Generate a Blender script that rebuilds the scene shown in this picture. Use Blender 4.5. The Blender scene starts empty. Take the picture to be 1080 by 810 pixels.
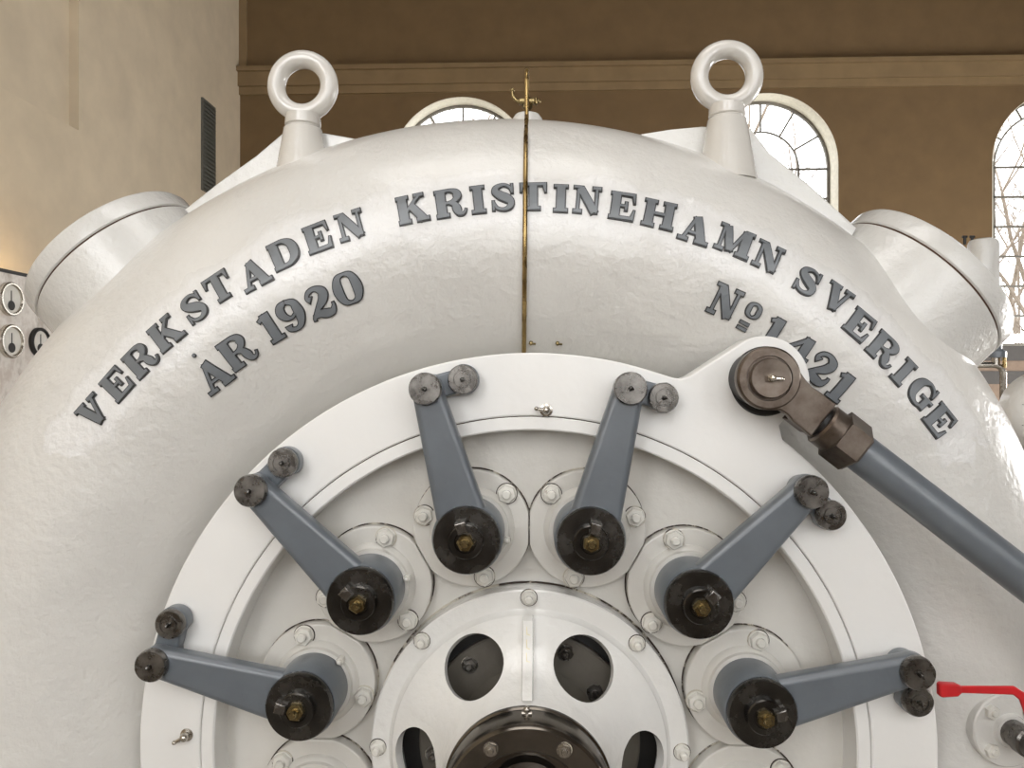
import bpy, bmesh, math, random
from mathutils import Vector, Matrix
R = math.radians
S = bpy.context.scene
COL = S.collection
random.seed(4)

# ------------------------------------------------------------------ camera, sky, lights, exposure
CZ = 2.3                                   # height of the turbine axis above the floor
YAW = math.atan(27/800)
CAM = Vector((.015, -2.0, CZ + .97))
cd = bpy.data.cameras.new('camera'); cam = bpy.data.objects.new('camera', cd); COL.objects.link(cam)
cd.sensor_width = 36; cd.lens = 36*800/1080; cd.clip_start = .05; cd.clip_end = 300
cam.location = CAM; cam.rotation_euler = (R(90), 0, YAW)
S.camera = cam
S.view_settings.view_transform = 'Standard'; S.view_settings.look = 'None'
S.view_settings.gamma = 1; S.view_settings.use_curve_mapping = False
S.view_settings.exposure = -0.15

w = bpy.data.worlds.new('overcast_sky'); S.world = w; w.use_nodes = True
bg = w.node_tree.nodes['Background']; bg.inputs[0].default_value = (.97, .985, 1, 1); bg.inputs[1].default_value = 4.5

def area(name, loc, rot, sx, sy, power, color):
    d = bpy.data.lights.new(name, 'AREA'); d.shape = 'RECTANGLE'; d.size = sx; d.size_y = sy
    d.energy = power; d.color = color
    o = bpy.data.objects.new(name, d); COL.objects.link(o); o.location = loc; o.rotation_euler = rot
    return o
DAY = (1, .99, .985)
for wx, pw in ((-2.9, 200), (.6, 95), (4.1, 70)):                 # daylight in the tall windows of the wall behind the photographer
    area('daylight_front_window', (wx, -6.85, 6.3), (R(90-12), 0, 0), 2.1, 5.4, pw*.78, DAY)
area('overhead_fill', (-.3, -2.6, 10.3), (R(-8), 0, 0), 5.0, 3.0, 215, (1, .98, .96))  # added light from above; the ceiling has no opening there
area('side_fill', (10.85, 4.6, 2.9), (0, R(90), 0), 3.0, 5.0, 900, (1, .98, .95))  # added fill to brighten the left wall, from a made-up side opening

# ------------------------------------------------------------------ materials
def nodes(name):
    m = bpy.data.materials.new(name); m.use_nodes = True
    nt = m.node_tree; return m, nt, nt.nodes['Principled BSDF']
def noise(nt, scale, detail=4, rough=.55, stretch=None, co=None):
    n = nt.nodes.new('ShaderNodeTexNoise'); n.inputs['Scale'].default_value = scale
    n.inputs['Detail'].default_value = detail; n.inputs['Roughness'].default_value = rough
    tc = nt.nodes.new('ShaderNodeTexCoord')
    if stretch:
        mp = nt.nodes.new('ShaderNodeMapping'); mp.inputs['Scale'].default_value = stretch
        nt.links.new(tc.outputs['Object'], mp.inputs[0]); nt.links.new(mp.outputs[0], n.inputs['Vector'])
    else: nt.links.new(tc.outputs['Object'], n.inputs['Vector'])
    return n.outputs['Fac']
def ramp(nt, fac, stops):
    r = nt.nodes.new('ShaderNodeValToRGB'); e = r.color_ramp.elements
    while len(e) < len(stops): e.new(.5)
    for k, (p, c) in enumerate(stops):
        e[k].position = p; e[k].color = (*c, 1) if len(c) == 3 else c
    nt.links.new(fac, r.inputs[0]); return r.outputs[0]
def bump(nt, bs, layers):
    prev = None
    for fac, st, dist in layers:
        b = nt.nodes.new('ShaderNodeBump'); b.inputs['Strength'].default_value = st; b.inputs['Distance'].default_value = dist
        nt.links.new(fac, b.inputs['Height'])
        if prev: nt.links.new(prev, b.inputs['Normal'])
        prev = b.outputs[0]
    nt.links.new(prev, bs.inputs['Normal'])
def mixc(nt, fac, a, b):
    m = nt.nodes.new('ShaderNodeMix'); m.data_type = 'RGBA'
    nt.links.new(fac, m.inputs[0])
    for v, i in ((a, 6), (b, 7)):
        if isinstance(v, tuple): m.inputs[i].default_value = (*v, 1)
        else: nt.links.new(v, m.inputs[i])
    return m.outputs[2]

def enamel(name, col, rough=.3, lump=.5, fine=.3, coat=.3, rust=.0, dirt=.06):
    m, nt, b = nodes(name)
    c2 = tuple(max(0, x*(1-dirt*2)) for x in col); c3 = tuple(min(1, x*(1+dirt*.4)) for x in col)
    base = ramp(nt, noise(nt, 3.2, 5), [(.3, c2), (.7, c3)])
    if rust:
        f = ramp(nt, noise(nt, 17, 8, .7), [(.70-rust*.1, (0, 0, 0)), (.78-rust*.1, (1, 1, 1))])
        base = mixc(nt, f, base, (.16, .085, .04))
    nt.links.new(base, b.inputs['Base Color'])
    b.inputs['Roughness'].default_value = rough; b.inputs['Coat Weight'].default_value = coat; b.inputs['Coat Roughness'].default_value = .18
    bump(nt, b, [(noise(nt, 7, 3), lump, .010), (noise(nt, 42, 4, .6), fine, .0035)])
    return m
M = {}
M['casing'] = enamel('casing_enamel', (.66, .645, .61), .24, 1.0, 1.0, .5, dirt=.03)
M['plate'] = enamel('plate_enamel', (.80, .79, .765), .36, .25, .12, .2, dirt=.02)
M['cover'] = enamel('cover_enamel', (.63, .61, .565), .28, .5, .4, .4, rust=.0, dirt=.05)  # cream enamel, made darker to carry the shade of the recess
M['nutw'] = enamel('nut_enamel', (.74, .72, .66), .25, .5, .6, .5, rust=.55, dirt=.12)
M['bell'] = enamel('bell_enamel', (.74, .73, .70), .17, .9, .6, .6, dirt=.03)
M['eyep'] = enamel('eyebolt_enamel', (.62, .595, .55), .18, .5, .5, .7, dirt=.04)
M['gusset'] = enamel('gusset_enamel', (.64, .63, .60), .24, .6, 1.1, .5, dirt=.03)

def paint_band(m, a, bb, hw):
    """fresher white repainted strip along which the lettering stands"""
    nt = m.node_tree; b = nt.nodes['Principled BSDF']; N = nt.nodes; Lk = nt.links
    def mt(op, x, y=None):
        n = N.new('ShaderNodeMath'); n.operation = op
        for i, v in enumerate((x, y)):
            if v is None: continue
            if isinstance(v, (int, float)): n.inputs[i].default_value = v
            else: Lk.new(v, n.inputs[i])
        return n.outputs[0]
    tc = N.new('ShaderNodeTexCoord'); sp = N.new('ShaderNodeSeparateXYZ'); Lk.new(tc.outputs['Object'], sp.inputs[0])
    x, z = sp.outputs[0], sp.outputs[2]
    r = mt('SQRT', mt('ADD', mt('MULTIPLY', x, x), mt('MULTIPLY', z, z)))
    th = mt('ARCTAN2', z, x)
    d = mt('ABSOLUTE', mt('SUBTRACT', r, mt('ADD', a, mt('MULTIPLY', th, bb))))
    d = mt('ADD', d, mt('MULTIPLY', mt('SUBTRACT', noise(nt, 9, 5), .5), .12))
    mr = N.new('ShaderNodeMapRange'); Lk.new(d, mr.inputs[0]); mr.inputs[1].default_value = hw; mr.inputs[2].default_value = hw+.03; mr.inputs[3].default_value = 1; mr.inputs[4].default_value = 0
    inside = mt('MULTIPLY', mr.outputs[0], mt('MULTIPLY', mt('GREATER_THAN', mt('ADD', th, mt('MULTIPLY', noise(nt, 6, 4), .3)), .74), mt('LESS_THAN', mt('ADD', th, mt('MULTIPLY', noise(nt, 6.5, 4), .3)), 2.73)))
    old = b.inputs['Base Color'].links[0].from_socket
    Lk.new(mixc(nt, inside, old, (.73, .72, .70)), b.inputs['Base Color'])
    rr = N.new('ShaderNodeMapRange'); Lk.new(inside, rr.inputs[0]); rr.inputs[3].default_value = .30; rr.inputs[4].default_value = .17
    Lk.new(rr.outputs[0], b.inputs['Roughness'])
    on = b.inputs['Normal'].links[0].from_socket; bp = N.new('ShaderNodeBump'); bp.inputs['Distance'].default_value = .004
    Lk.new(noise(nt, 30, 5, .65), bp.inputs['Height']); Lk.new(mt('MULTIPLY', inside, .9), bp.inputs['Strength']); Lk.new(on, bp.inputs['Normal']); Lk.new(bp.outputs[0], b.inputs['Normal'])
M['shell'] = enamel('casing_shell_enamel', (.66, .645, .61), .24, 1.0, 1.0, .5, dirt=.03)
paint_band(M['shell'], 1.422, .034, .062)
def greypaint(name, col, chips=True, rough=.32):
    m, nt, b = nodes(name)
    base = ramp(nt, noise(nt, 8, 5), [(.3, tuple(x*.88 for x in col)), (.7, tuple(x*1.1 for x in col))])
    if chips:
        f = ramp(nt, noise(nt, 26, 3, .5), [(.755, (0, 0, 0)), (.765, (1, 1, 1))])
        base = mixc(nt, f, base, (.03, .028, .026))
    nt.links.new(base, b.inputs['Base Color'])
    b.inputs['Roughness'].default_value = rough; b.inputs['Coat Weight'].default_value = .35; b.inputs['Coat Roughness'].default_value = .22
    bump(nt, b, [(noise(nt, 14, 3), .35, .004), (noise(nt, 90, 2), .2, .001)])
    return m
M['grey'] = greypaint('blue_grey_paint', (.122, .138, .155))
M['letter'] = greypaint('letter_grey_paint', (.145, .158, .170), False, .38)
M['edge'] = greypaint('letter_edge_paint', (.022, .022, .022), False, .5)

def metal(name, c1, c2, rough, sc=12, met=.9, c3=None):
    m, nt, b = nodes(name)
    st = [(.28, c1), (.68, c2)] + ([(.82, c3)] if c3 else [])
    nt.links.new(ramp(nt, noise(nt, sc, 8, .65), st), b.inputs['Base Color'])
    b.inputs['Metallic'].default_value = met
    r = ramp(nt, noise(nt, sc*2, 4), [(.3, (rough*.75,)*3), (.7, (min(1, rough*1.3),)*3)])
    nt.links.new(r, b.inputs['Roughness'])
    bump(nt, b, [(noise(nt, sc*6, 4), .15, .001)])
    return m
M['steel'] = metal('oiled_dark_steel', (.028, .026, .024), (.12, .115, .106), .25, 9, .9, (.17, .16, .148))
M['steelface'] = metal('worn_grey_steel', (.06, .055, .05), (.27, .255, .235), .28, 18)
M['forged'] = metal('brown_worn_steel', (.075, .052, .038), (.22, .185, .155), .38, 13, .85, (.10, .06, .04))
M['bright'] = metal('turned_steel', (.34, .31, .27), (.50, .47, .42), .22, 10)
M['housing'] = metal('housing_steel', (.07, .062, .052), (.19, .17, .145), .2, 6)
M['brass'] = metal('brass', (.17, .11, .04), (.46, .33, .14), .28, 14)
M['brassdirty'] = metal('oily_brass', (.07, .05, .02), (.40, .31, .15), .25, 30)
M['chrome'] = metal('nickel', (.5, .46, .40), (.72, .68, .6), .15, 10)

def plain(name, col, rough=.6, met=0, bmp=0, sc=20):
    m, nt, b = nodes(name)
    nt.links.new(ramp(nt, noise(nt, sc, 4), [(.3, tuple(x*.9 for x in col)), (.7, tuple(min(1, x*1.08) for x in col))]), b.inputs['Base Color'])
    b.inputs['Roughness'].default_value = rough; b.inputs['Metallic'].default_value = met
    if bmp: bump(nt, b, [(noise(nt, sc, 5), bmp, .01)])
    return m
M['rustgap'] = plain('rusty_joint', (.075, .036, .02), .9)
M['black'] = plain('black_iron', (.012, .011, .010), .5)
M['red'] = plain('red_plastic', (.52, .018, .022), .35)
M['chalk'] = plain('yellow_chalk', (.75, .66, .36), .9)
M['wall'] = plain('shaded_wall_plaster', (.160, .100, .044), .85, 0, .15, 3)  # backlit gloom of the back wall is put into this dark colour
M['wallleft'] = plain('cream_lit_plaster', (.58, .49, .36), .8, 0, .2, 2)  # paler plaster; the light falling on the left wall is put in
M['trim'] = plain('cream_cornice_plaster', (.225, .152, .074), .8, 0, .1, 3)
M['reveal'] = plain('window_reveal_paint', (.88, .84, .72), .7)
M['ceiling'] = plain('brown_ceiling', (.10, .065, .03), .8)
M['floor'] = plain('dark_tile_floor', (.30, .27, .23), .5, 0, .1, 6)
M['concrete'] = plain('plinth_concrete', (.42, .40, .36), .85, 0, .3, 10)
M['bark'] = plain('bark', (.34, .29, .24), .9, 0, .4, 20)
M['frame'] = plain('window_iron', (.17, .155, .13), .5)
M['timber'] = plain('dark_beam', (.045, .038, .032), .6)
M['brickb'] = plain('brown_wainscot', (.26, .19, .14), .8, 0, .3, 14)
M['ground'] = plain('frosted_ground', (.45, .44, .40), .9)
M['oily_shaded'] = plain('oily_shaded_grey', (.10, .088, .07), .5, 0, .3, 20)  # oily paint, darkened further for the unlit inside of the bell
M['dial'] = plain('gauge_dial', (.62, .60, .55), .4)
M['vent'] = plain('vent_iron', (.10, .10, .085), .6)
def marble():
    m, nt, b = nodes('white_marble')
    n = noise(nt, 4, 9, .7, (1, 1.6, 1))
    nt.links.new(ramp(nt, n, [(.35, (.42, .37, .32)), (.5, (.66, .62, .57)), (.6, (.52, .46, .41))]), b.inputs['Base Color'])
    b.inputs['Roughness'].default_value = .25
    return m
M['marble'] = marble()
def crackm():
    m, nt, b = nodes('cracked_paint_seam')
    f = ramp(nt, noise(nt, 9, 6, .7), [(.44, (0, 0, 0)), (.5, (1, 1, 1))])
    nt.links.new(mixc(nt, f, (.50, .46, .38), (.035, .022, .015)), b.inputs['Base Color'])
    b.inputs['Roughness'].default_value = .8; return m
M['crack'] = crackm()
def glassm():
    m, nt, b = nodes('window_glass')
    nt.nodes.remove(b)
    t = nt.nodes.new('ShaderNodeBsdfTransparent'); g = nt.nodes.new('ShaderNodeBsdfGlossy'); g.inputs['Roughness'].default_value = .03
    mx = nt.nodes.new('ShaderNodeMixShader'); mx.inputs[0].default_value = .05
    nt.links.new(t.outputs[0], mx.inputs[1]); nt.links.new(g.outputs[0], mx.inputs[2])
    nt.links.new(mx.outputs[0], nt.nodes['Material Output'].inputs[0]); return m
M['glass'] = glassm()
def lampm():
    m, nt, b = nodes('lamp_glass')
    b.inputs['Emission Color'].default_value = (1, .72, .36, 1); b.inputs['Emission Strength'].default_value = 4
    b.inputs['Base Color'].default_value = (.9, .8, .6, 1); return m
M['lamp'] = lampm()

# ------------------------------------------------------------------ mesh helpers
class MB:
    """collects vertices and faces in world coordinates"""
    def __init__(s): s.v = []; s.f = []; s.m = []
    def add(s, vs, fs, mi=0):
        o = len(s.v); s.v += [Vector(p) for p in vs]
        for f in fs: s.f.append([i+o for i in f]); s.m.append(mi)
        return s
    def box(s, x0, x1, y0, y1, z0, z1, mi=0):
        v = [(x, y, z) for x in (x0, x1) for y in (y0, y1) for z in (z0, z1)]
        return s.add(v, [(0, 1, 3, 2), (4, 6, 7, 5), (0, 4, 5, 1), (2, 3, 7, 6), (0, 2, 6, 4), (1, 5, 7, 3)], mi)
    def lathe(s, prof, origin, axis, seg=48, mi=0, close=False):
        """prof: (radius, distance along axis)"""
        a = Vector(axis).normalized(); t = Vector((0, 0, 1)) if abs(a.z) < .9 else Vector((1, 0, 0))
        u = t.cross(a).normalized(); w_ = a.cross(u); o = Vector(origin); vs = []; fs = []; rings = []
        for r, d in prof:
            if r < 1e-6: rings.append([len(vs)]); vs.append(o+a*d)
            else:
                rings.append(list(range(len(vs), len(vs)+seg)))
                for k in range(seg):
                    q = 2*math.pi*k/seg; vs.append(o+a*d+u*(r*math.cos(q))+w_*(r*math.sin(q)))
        pr = list(zip(rings, rings[1:])) + ([(rings[-1], rings[0])] if close else [])
        for A, B in pr:
            for k in range(seg):
                k2 = (k+1) % seg
                if len(A) == 1 and len(B) == 1: continue
                if len(A) == 1: fs.append((A[0], B[k], B[k2]))
                elif len(B) == 1: fs.append((A[k], A[k2], B[0]))
                else: fs.append((A[k], A[k2], B[k2], B[k]))
        return s.add(vs, fs, mi)
    def cyl(s, p0, p1, r0, r1=None, seg=32, bev=0, mi=0):
        p0 = Vector(p0); p1 = Vector(p1); L = (p1-p0).length; r1 = r0 if r1 is None else r1
        if bev: pr = [(0, 0), (r0-bev, 0), (r0, bev), (r1, L-bev), (r1-bev, L), (0, L)]
        else: pr = [(0, 0), (r0, 0), (r1, L), (0, L)]
        return s.lathe(pr, p0, p1-p0, seg, mi)
    def sphere(s, c, r, seg=16, mi=0):
        n = seg//2
        return s.lathe([(r*math.sin(math.pi*k/n), -r*math.cos(math.pi*k/n)) for k in range(n+1)], c, (0, -1, 0), seg, mi)
    def tube(s, pts, r, seg=12, mi=0):
        pts = [Vector(p) for p in pts]; rs = r if isinstance(r, (list, tuple)) else [r]*len(pts)
        vs = []; fs = []; u = None
        for i, p in enumerate(pts):
            d = (pts[min(i+1, len(pts)-1)]-pts[max(i-1, 0)]).normalized()
            if u is None: u = d.orthogonal().normalized()
            u = (u-d*u.dot(d)).normalized(); v = d.cross(u)
            for k in range(seg):
                q = 2*math.pi*k/seg; vs.append(p+u*(rs[i]*math.cos(q))+v*(rs[i]*math.sin(q)))
        for i in range(len(pts)-1):
            for k in range(seg):
                k2 = (k+1) % seg; fs.append((i*seg+k, i*seg+k2, (i+1)*seg+k2, (i+1)*seg+k))
        n = len(pts)-1
        fs.append(tuple(range(seg))[::-1]); fs.append(tuple(n*seg+k for k in range(seg)))
        return s.add(vs, fs, mi)
    def torus(s, c, axis, RR, r, a0=0, a1=360, n=48, seg=16, mi=0, sq=1):
        a = Vector(axis).normalized(); u = a.orthogonal().normalized(); v = a.cross(u); c = Vector(c); vs = []; fs = []
        for i in range(n):
            q = 2*math.pi*i/n; d = u*math.cos(q)+v*math.sin(q)
            for k in range(seg):
                p = 2*math.pi*k/seg; vs.append(c+d*(RR+r*math.cos(p))+a*(r*sq*math.sin(p)))
        for i in range(n):
            for k in range(seg):
                i2 = (i+1) % n; k2 = (k+1) % seg
                fs.append((i*seg+k, i2*seg+k, i2*seg+k2, i*seg+k2))
        return s.add(vs, fs, mi)
    def hexa(s, p0, p1, r, turn=0, bev=.15, mi=0, up=(0, 0, 1)):
        p0 = Vector(p0); p1 = Vector(p1); a = (p1-p0).normalized(); L = (p1-p0).length
        u = (Vector(up)-a*Vector(up).dot(a)); u = a.orthogonal() if u.length < .01 else u; u.normalize(); v = a.cross(u)
        vs = []; fs = []
        for rr, d in ((r, 0), (r, L*(1-bev)), (r*.9, L)):
            for k in range(6):
                q = R(60*k+turn); vs.append(p0+a*d+u*(rr*math.cos(q))+v*(rr*math.sin(q)))
        for j in (0, 6):
            for k in range(6): fs.append((j+k, j+(k+1) % 6, j+6+(k+1) % 6, j+6+k))
        fs.append((0, 1, 2, 3, 4, 5)[::-1]); fs.append((12, 13, 14, 15, 16, 17))
        return s.add(vs, fs, mi)
    def xf(s, mat):
        s.v = [mat @ p for p in s.v]; return s
    def join(s, me, mi=0):
        return s.add([v.co.copy() for v in me.vertices], [tuple(p.vertices) for p in me.polygons], mi)
    def build(s, name, mats, parent=None, smooth=True, ang=32, origin=None):
        me = bpy.data.meshes.new(name)
        off = Vector(parent.get('_o', (0, 0, 0))) if parent else (Vector(origin) if origin else Vector((0, 0, 0)))
        me.from_pydata([p-off for p in s.v], [], s.f)
        mats = mats if isinstance(mats, (list, tuple)) else [mats]
        for q in mats: me.materials.append(M[q])
        if len(mats) > 1: me.polygons.foreach_set('material_index', s.m)
        bm = bmesh.new(); bm.from_mesh(me); bmesh.ops.recalc_face_normals(bm, faces=bm.faces); bm.to_mesh(me); bm.free()
        if smooth:
            me.polygons.foreach_set('use_smooth', [True]*len(me.polygons)); me.set_sharp_from_angle(angle=R(ang))
        o = bpy.data.objects.new(name, me); COL.objects.link(o)
        if parent: o.parent = parent; o['_o'] = tuple(off)
        elif origin: o.location = origin; o['_o'] = tuple(off)
        else: o['_o'] = (0, 0, 0)
        return o
def tag(o, label=None, cat=None, group=None, kind=None):
    for k, v in (('label', label), ('category', cat), ('group', group), ('kind', kind)):
        if v: o[k] = v
    return o
def thing(name, loc, label, cat, group=None, local=False):
    o = bpy.data.objects.new(name, None); COL.objects.link(o); o.location = loc; o.empty_display_size = .1
    o['_o'] = (0, 0, 0) if local else tuple(loc)
    return tag(o, label, cat, group)
def kids(o): return [c for c in COL.objects if c.parent == o]
def copy_tree(o, parent=None):
    c = o.copy(); COL.objects.link(c); c.parent = parent
    for ch in kids(o): copy_tree(ch, c)
    return c

def shape2d(loops, y0, y1, bev=.004, res=1):
    """filled outline(s) in the XZ plane, extruded from y0 to y1, edges bevelled -> mesh data"""
    cu = bpy.data.curves.new('tmp', 'CURVE'); cu.dimensions = '2D'; cu.fill_mode = 'BOTH'
    for lp in loops:
        sp = cu.splines.new('POLY'); sp.points.add(len(lp)-1); sp.use_cyclic_u = True
        for i, (x, z) in enumerate(lp): sp.points[i].co = (x, z, 0, 1)
    cu.extrude = max(1e-5, abs(y1-y0)/2-bev); cu.bevel_depth = bev; cu.bevel_resolution = res; cu.offset = -bev
    o = bpy.data.objects.new('tmp', cu); COL.objects.link(o)
    dg = bpy.context.evaluated_depsgraph_get(); me = bpy.data.meshes.new_from_object(o.evaluated_get(dg))
    ym = (y0+y1)/2
    for v in me.vertices: x, z, d = v.co; v.co = (x, ym-d, z)
    bpy.data.objects.remove(o); bpy.data.curves.remove(cu)
    return me
def circ(cx, cz, r, a0=0, a1=360, n=64):
    full = abs(a1-a0-360) < 1e-6
    return [(cx+r*math.cos(R(a0+(a1-a0)*k/(n if full else n-1))), cz+r*math.sin(R(a0+(a1-a0)*k/(n if full else n-1)))) for k in range(n)]
def boolean(ob, cutter, op='DIFFERENCE'):
    md = ob.modifiers.new('b', 'BOOLEAN'); md.operation = op; md.object = cutter; md.solver = 'EXACT'
    dg = bpy.context.evaluated_depsgraph_get(); me = bpy.data.meshes.new_from_object(ob.evaluated_get(dg))
    ob.modifiers.clear(); old = ob.data; ob.data = me; bpy.data.meshes.remove(old)
    me.polygons.foreach_set('use_smooth', [True]*len(me.polygons)); me.set_sharp_from_angle(angle=R(32))
    bpy.data.objects.remove(cutter)

FW = Vector((-math.sin(YAW), math.cos(YAW), 0)); RT = Vector((math.cos(YAW), math.sin(YAW), 0))
def ray(px, py): return (FW + RT*((px-540)/800) + Vector((0, 0, (405-py)/800)))
def P(px, py, y):
    """place of a photographed point that stands at depth y of the hall"""
    d = ray(px, py); t = (y-CAM.y)/d.y; return CAM + d*t

# spiral casing: tube whose section shrinks clockwise
def sect(th): a = .42 + .0507*(th-math.pi/2); return .977+a, a
YC = .5
def casing_d(p):
    x, z = p.x, p.z-CZ; th = math.atan2(z, x)
    if th < -math.pi/2: th += 2*math.pi
    Rt, a = sect(th); return math.hypot(math.hypot(x, z)-Rt, p.y-YC)-a
def hit(px, py):
    d = ray(px, py).normalized(); t = 1.0
    for _ in range(200):
        p = CAM + d*t; s_ = casing_d(p)
        if s_ < 1e-5: break
        t += s_*.8
    x, z = p.x, p.z-CZ; th = math.atan2(z, x)
    if th < -math.pi/2: th += 2*math.pi
    Rt, a = sect(th); c = Vector((Rt*math.cos(th), YC, CZ+Rt*math.sin(th)))
    return p, (p-c).normalized(), a

# ------------------------------------------------------------------ the hall (setting)
XL, XR, YF, YB, ZT = -4.75, 11.0, -7.0, 10.0, 11.0
def arch_loop(cx, r, zs, z0, n=40):
    return [(cx-r, z0), (cx+r, z0)] + circ(cx, zs, r, 0, 180, n)
WIN_B = [(-1.2, 1.1), (3.6, 1.1), (8.16, 1.1)]
ZSP, ZSILL = CAM.z + 3.45, CAM.z + .60
def wall_with_windows(name, yin, yout, wins, zsp, zsill):
    loops = [[(XL-.5, 0), (XR+.5, 0), (XR+.5, ZT), (XL-.5, ZT)]] + [arch_loop(cx, r, zsp, zsill) for cx, r in wins]
    me = shape2d(loops, yin, yout, .002)
    o = MB().join(me).build(name, 'wall', smooth=False); tag(o, kind='structure'); return o
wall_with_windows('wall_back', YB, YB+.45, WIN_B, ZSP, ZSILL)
wall_with_windows('wall_front', YF-.45, YF, [(-2.9, 1.15), (.6, 1.15), (4.1, 1.15), (7.8, 1.15)], 8.0, 3.2)
tag(MB().box(XR, XR+.4, YF, 2.0, 0, ZT).box(XR, XR+.4, 7.2, YB, 0, ZT).box(XR, XR+.4, 2.0, 7.2, 0, 1.3).box(XR, XR+.4, 2.0, 7.2, 4.5, ZT).build('wall_right', 'wall', smooth=False), kind='structure')  # the opening in this wall is made up to go with the side fill
b = MB()
for k in range(9): b.box(XR+.18, XR+.22, 2.0+.64*k, 2.04+.64*k, 1.3, 4.5)
for k in range(6): b.box(XR+.18, XR+.22, 2.0, 7.2, 1.3+.632*k, 1.34+.632*k)
tag(b.build('window_8', 'frame', smooth=False), kind='structure')  # bars of the made-up side opening
# left wall with a sunk panel
def left_wall():
    yp, zp = CAM.y + 4.75*800/(567-75) , CAM.z + (405-132)/800*(4.75*800/(567-75))
    b = MB()
    b.box(XL-.4, XL, yp, YB, 0, ZT).box(XL-.4, XL, YF, yp, 0, zp).box(XL-.4, XL-.10, YF, yp, zp, ZT)
    return tag(b.build('wall_left', 'wallleft', smooth=False), kind='structure')
left_wall()
tag(MB().box(XL-.5, XR+.5, YF-.5, YB+.5, -.2, 0).build('floor', 'floor', smooth=False), kind='structure')
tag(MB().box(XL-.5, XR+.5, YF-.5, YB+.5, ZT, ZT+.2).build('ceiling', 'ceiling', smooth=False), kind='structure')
# cornice along the back wall: band, lower moulding, upper recess line
def cornice():
    z0, z1 = CAM.z + (405-97)/800*12, CAM.z + (405-71)/800*12
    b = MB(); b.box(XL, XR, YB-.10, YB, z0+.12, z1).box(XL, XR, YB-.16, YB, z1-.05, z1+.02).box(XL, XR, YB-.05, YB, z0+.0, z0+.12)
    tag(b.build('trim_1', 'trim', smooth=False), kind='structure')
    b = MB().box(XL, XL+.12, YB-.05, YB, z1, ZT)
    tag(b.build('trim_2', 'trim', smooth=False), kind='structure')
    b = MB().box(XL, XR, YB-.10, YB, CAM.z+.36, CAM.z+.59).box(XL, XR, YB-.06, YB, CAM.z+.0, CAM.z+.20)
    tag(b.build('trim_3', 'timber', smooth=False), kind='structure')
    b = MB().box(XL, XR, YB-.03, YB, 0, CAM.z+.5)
    tag(b.build('baseboard_back', 'brickb', smooth=False), kind='structure')
cornice()
def window(n, cx, r, inner, back=True):
    yg = YB+.34 if back else YF-.34
    zs, z0 = (ZSP, ZSILL) if back else (8.0, 3.2)
    loc = (cx, yg, z0); t = thing('window_%d' % n, loc, None, None); t['kind'] = 'structure'
    outer = arch_loop(cx, r+.005, zs, z0-.005); inn = arch_loop(cx, r-.045, zs, z0+.045)
    b = MB().join(shape2d([outer, inn], yg-.03, yg+.03, .002))
    t_ = .016
    for k in range(1, 6):
        q = R(30*k); c0 = r*inner
        b.tube([(cx+c0*math.cos(q), yg, zs+c0*math.sin(q)), (cx+(r-.02)*math.cos(q), yg, zs+(r-.02)*math.sin(q))], t_, 6)
    b.tube([(cx+r*inner*math.cos(R(a)), yg, zs+r*inner*math.sin(R(a))) for a in range(0, 181, 6)], t_, 6)
    xs = [-r*inner, -r*inner/3, r*inner/3, r*inner]
    for x in xs: b.box(cx+x-t_, cx+x+t_, yg-t_, yg+t_, z0, zs)
    rows = 6
    for k in range(rows+1):
        z = z0+.01+(zs-z0-.01)*k/rows; b.box(cx-r+.01, cx+r-.01, yg-t_, yg+t_, z-t_, z+t_)
    b.build('window_frame', 'frame', t, smooth=False)
    g = MB().join(shape2d([arch_loop(cx, r-.04, zs, z0+.04)], yg-.003, yg+.003, .0005)); g.build('window_glass', 'glass', t, smooth=False)
    # pale painted lining of the deep opening
    ya, yb = (YB-.004, yg+.06) if back else (yg-.06, YF+.004)
    b = MB().join(shape2d([arch_loop(cx, r+.004, zs, z0-.004), arch_loop(cx, r-.006, zs, z0+.006)], ya, yb, .001))
    b.build('window_lining', 'reveal', t)
for i, (cx, r) in enumerate(WIN_B): window(i+1, cx, r, (.5, .55, .8)[i])
for i, cx in enumerate((-2.9, .6, 4.1, 7.8)): window(i+4, cx, 1.15, .55, False)

# outside: frosted ground and bare trees
tag(MB().box(-40, 50, YB+.6, 60, -1.2, -1.0).build('ground', 'ground', smooth=False), kind='structure')
def tree(x, y, seed, h, label):
    rnd = random.Random(seed); b = MB()
    def grow(p, d, L, r, lev):
        n = 4; pts = [p.copy()]; rs = [r]
        for k in range(n):
            d = (d + Vector((rnd.uniform(-.22, .22), rnd.uniform(-.15, .15), rnd.uniform(-.05, .16)))).normalized()
            p = p + d*(L/n); pts.append(p.copy()); rs.append(r*(1-.5*(k+1)/n))
        b.tube(pts, rs, 6 if lev < 2 else 4)
        if lev >= 5: return
        for k in range((5, 4, 4, 3, 3)[lev]):
            i = rnd.randint(1 if lev else 2, n); q = rnd.uniform(0, 6.28)
            dd = (d + Vector((math.cos(q)*.95, math.sin(q)*.7, rnd.uniform(-.35, .5)))).normalized()
            grow(pts[i], dd, L*rnd.uniform(.6, .8), rs[i]*.72, lev+1)
    grow(Vector((x, y, -1.0)), Vector((0, 0, 1)), h, .15, 0)
    return tag(b.build('bare_tree', 'bark', origin=(x, y, -1.0)), label, 'tree', 'bare trees outside the windows')
tree(6.2, 16.5, 3, 7.8, 'bare branched tree outside the middle arched window')
tree(-1.8, 19, 5, 7.5, 'bare tree outside the low left arched window')
tree(11.1, 15.0, 8, 5.0, 'bare twisted tree outside the right arched window')
tree(12.8, 17.5, 12, 6.5, 'second bare tree behind the twisted one outside the right window')

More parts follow.
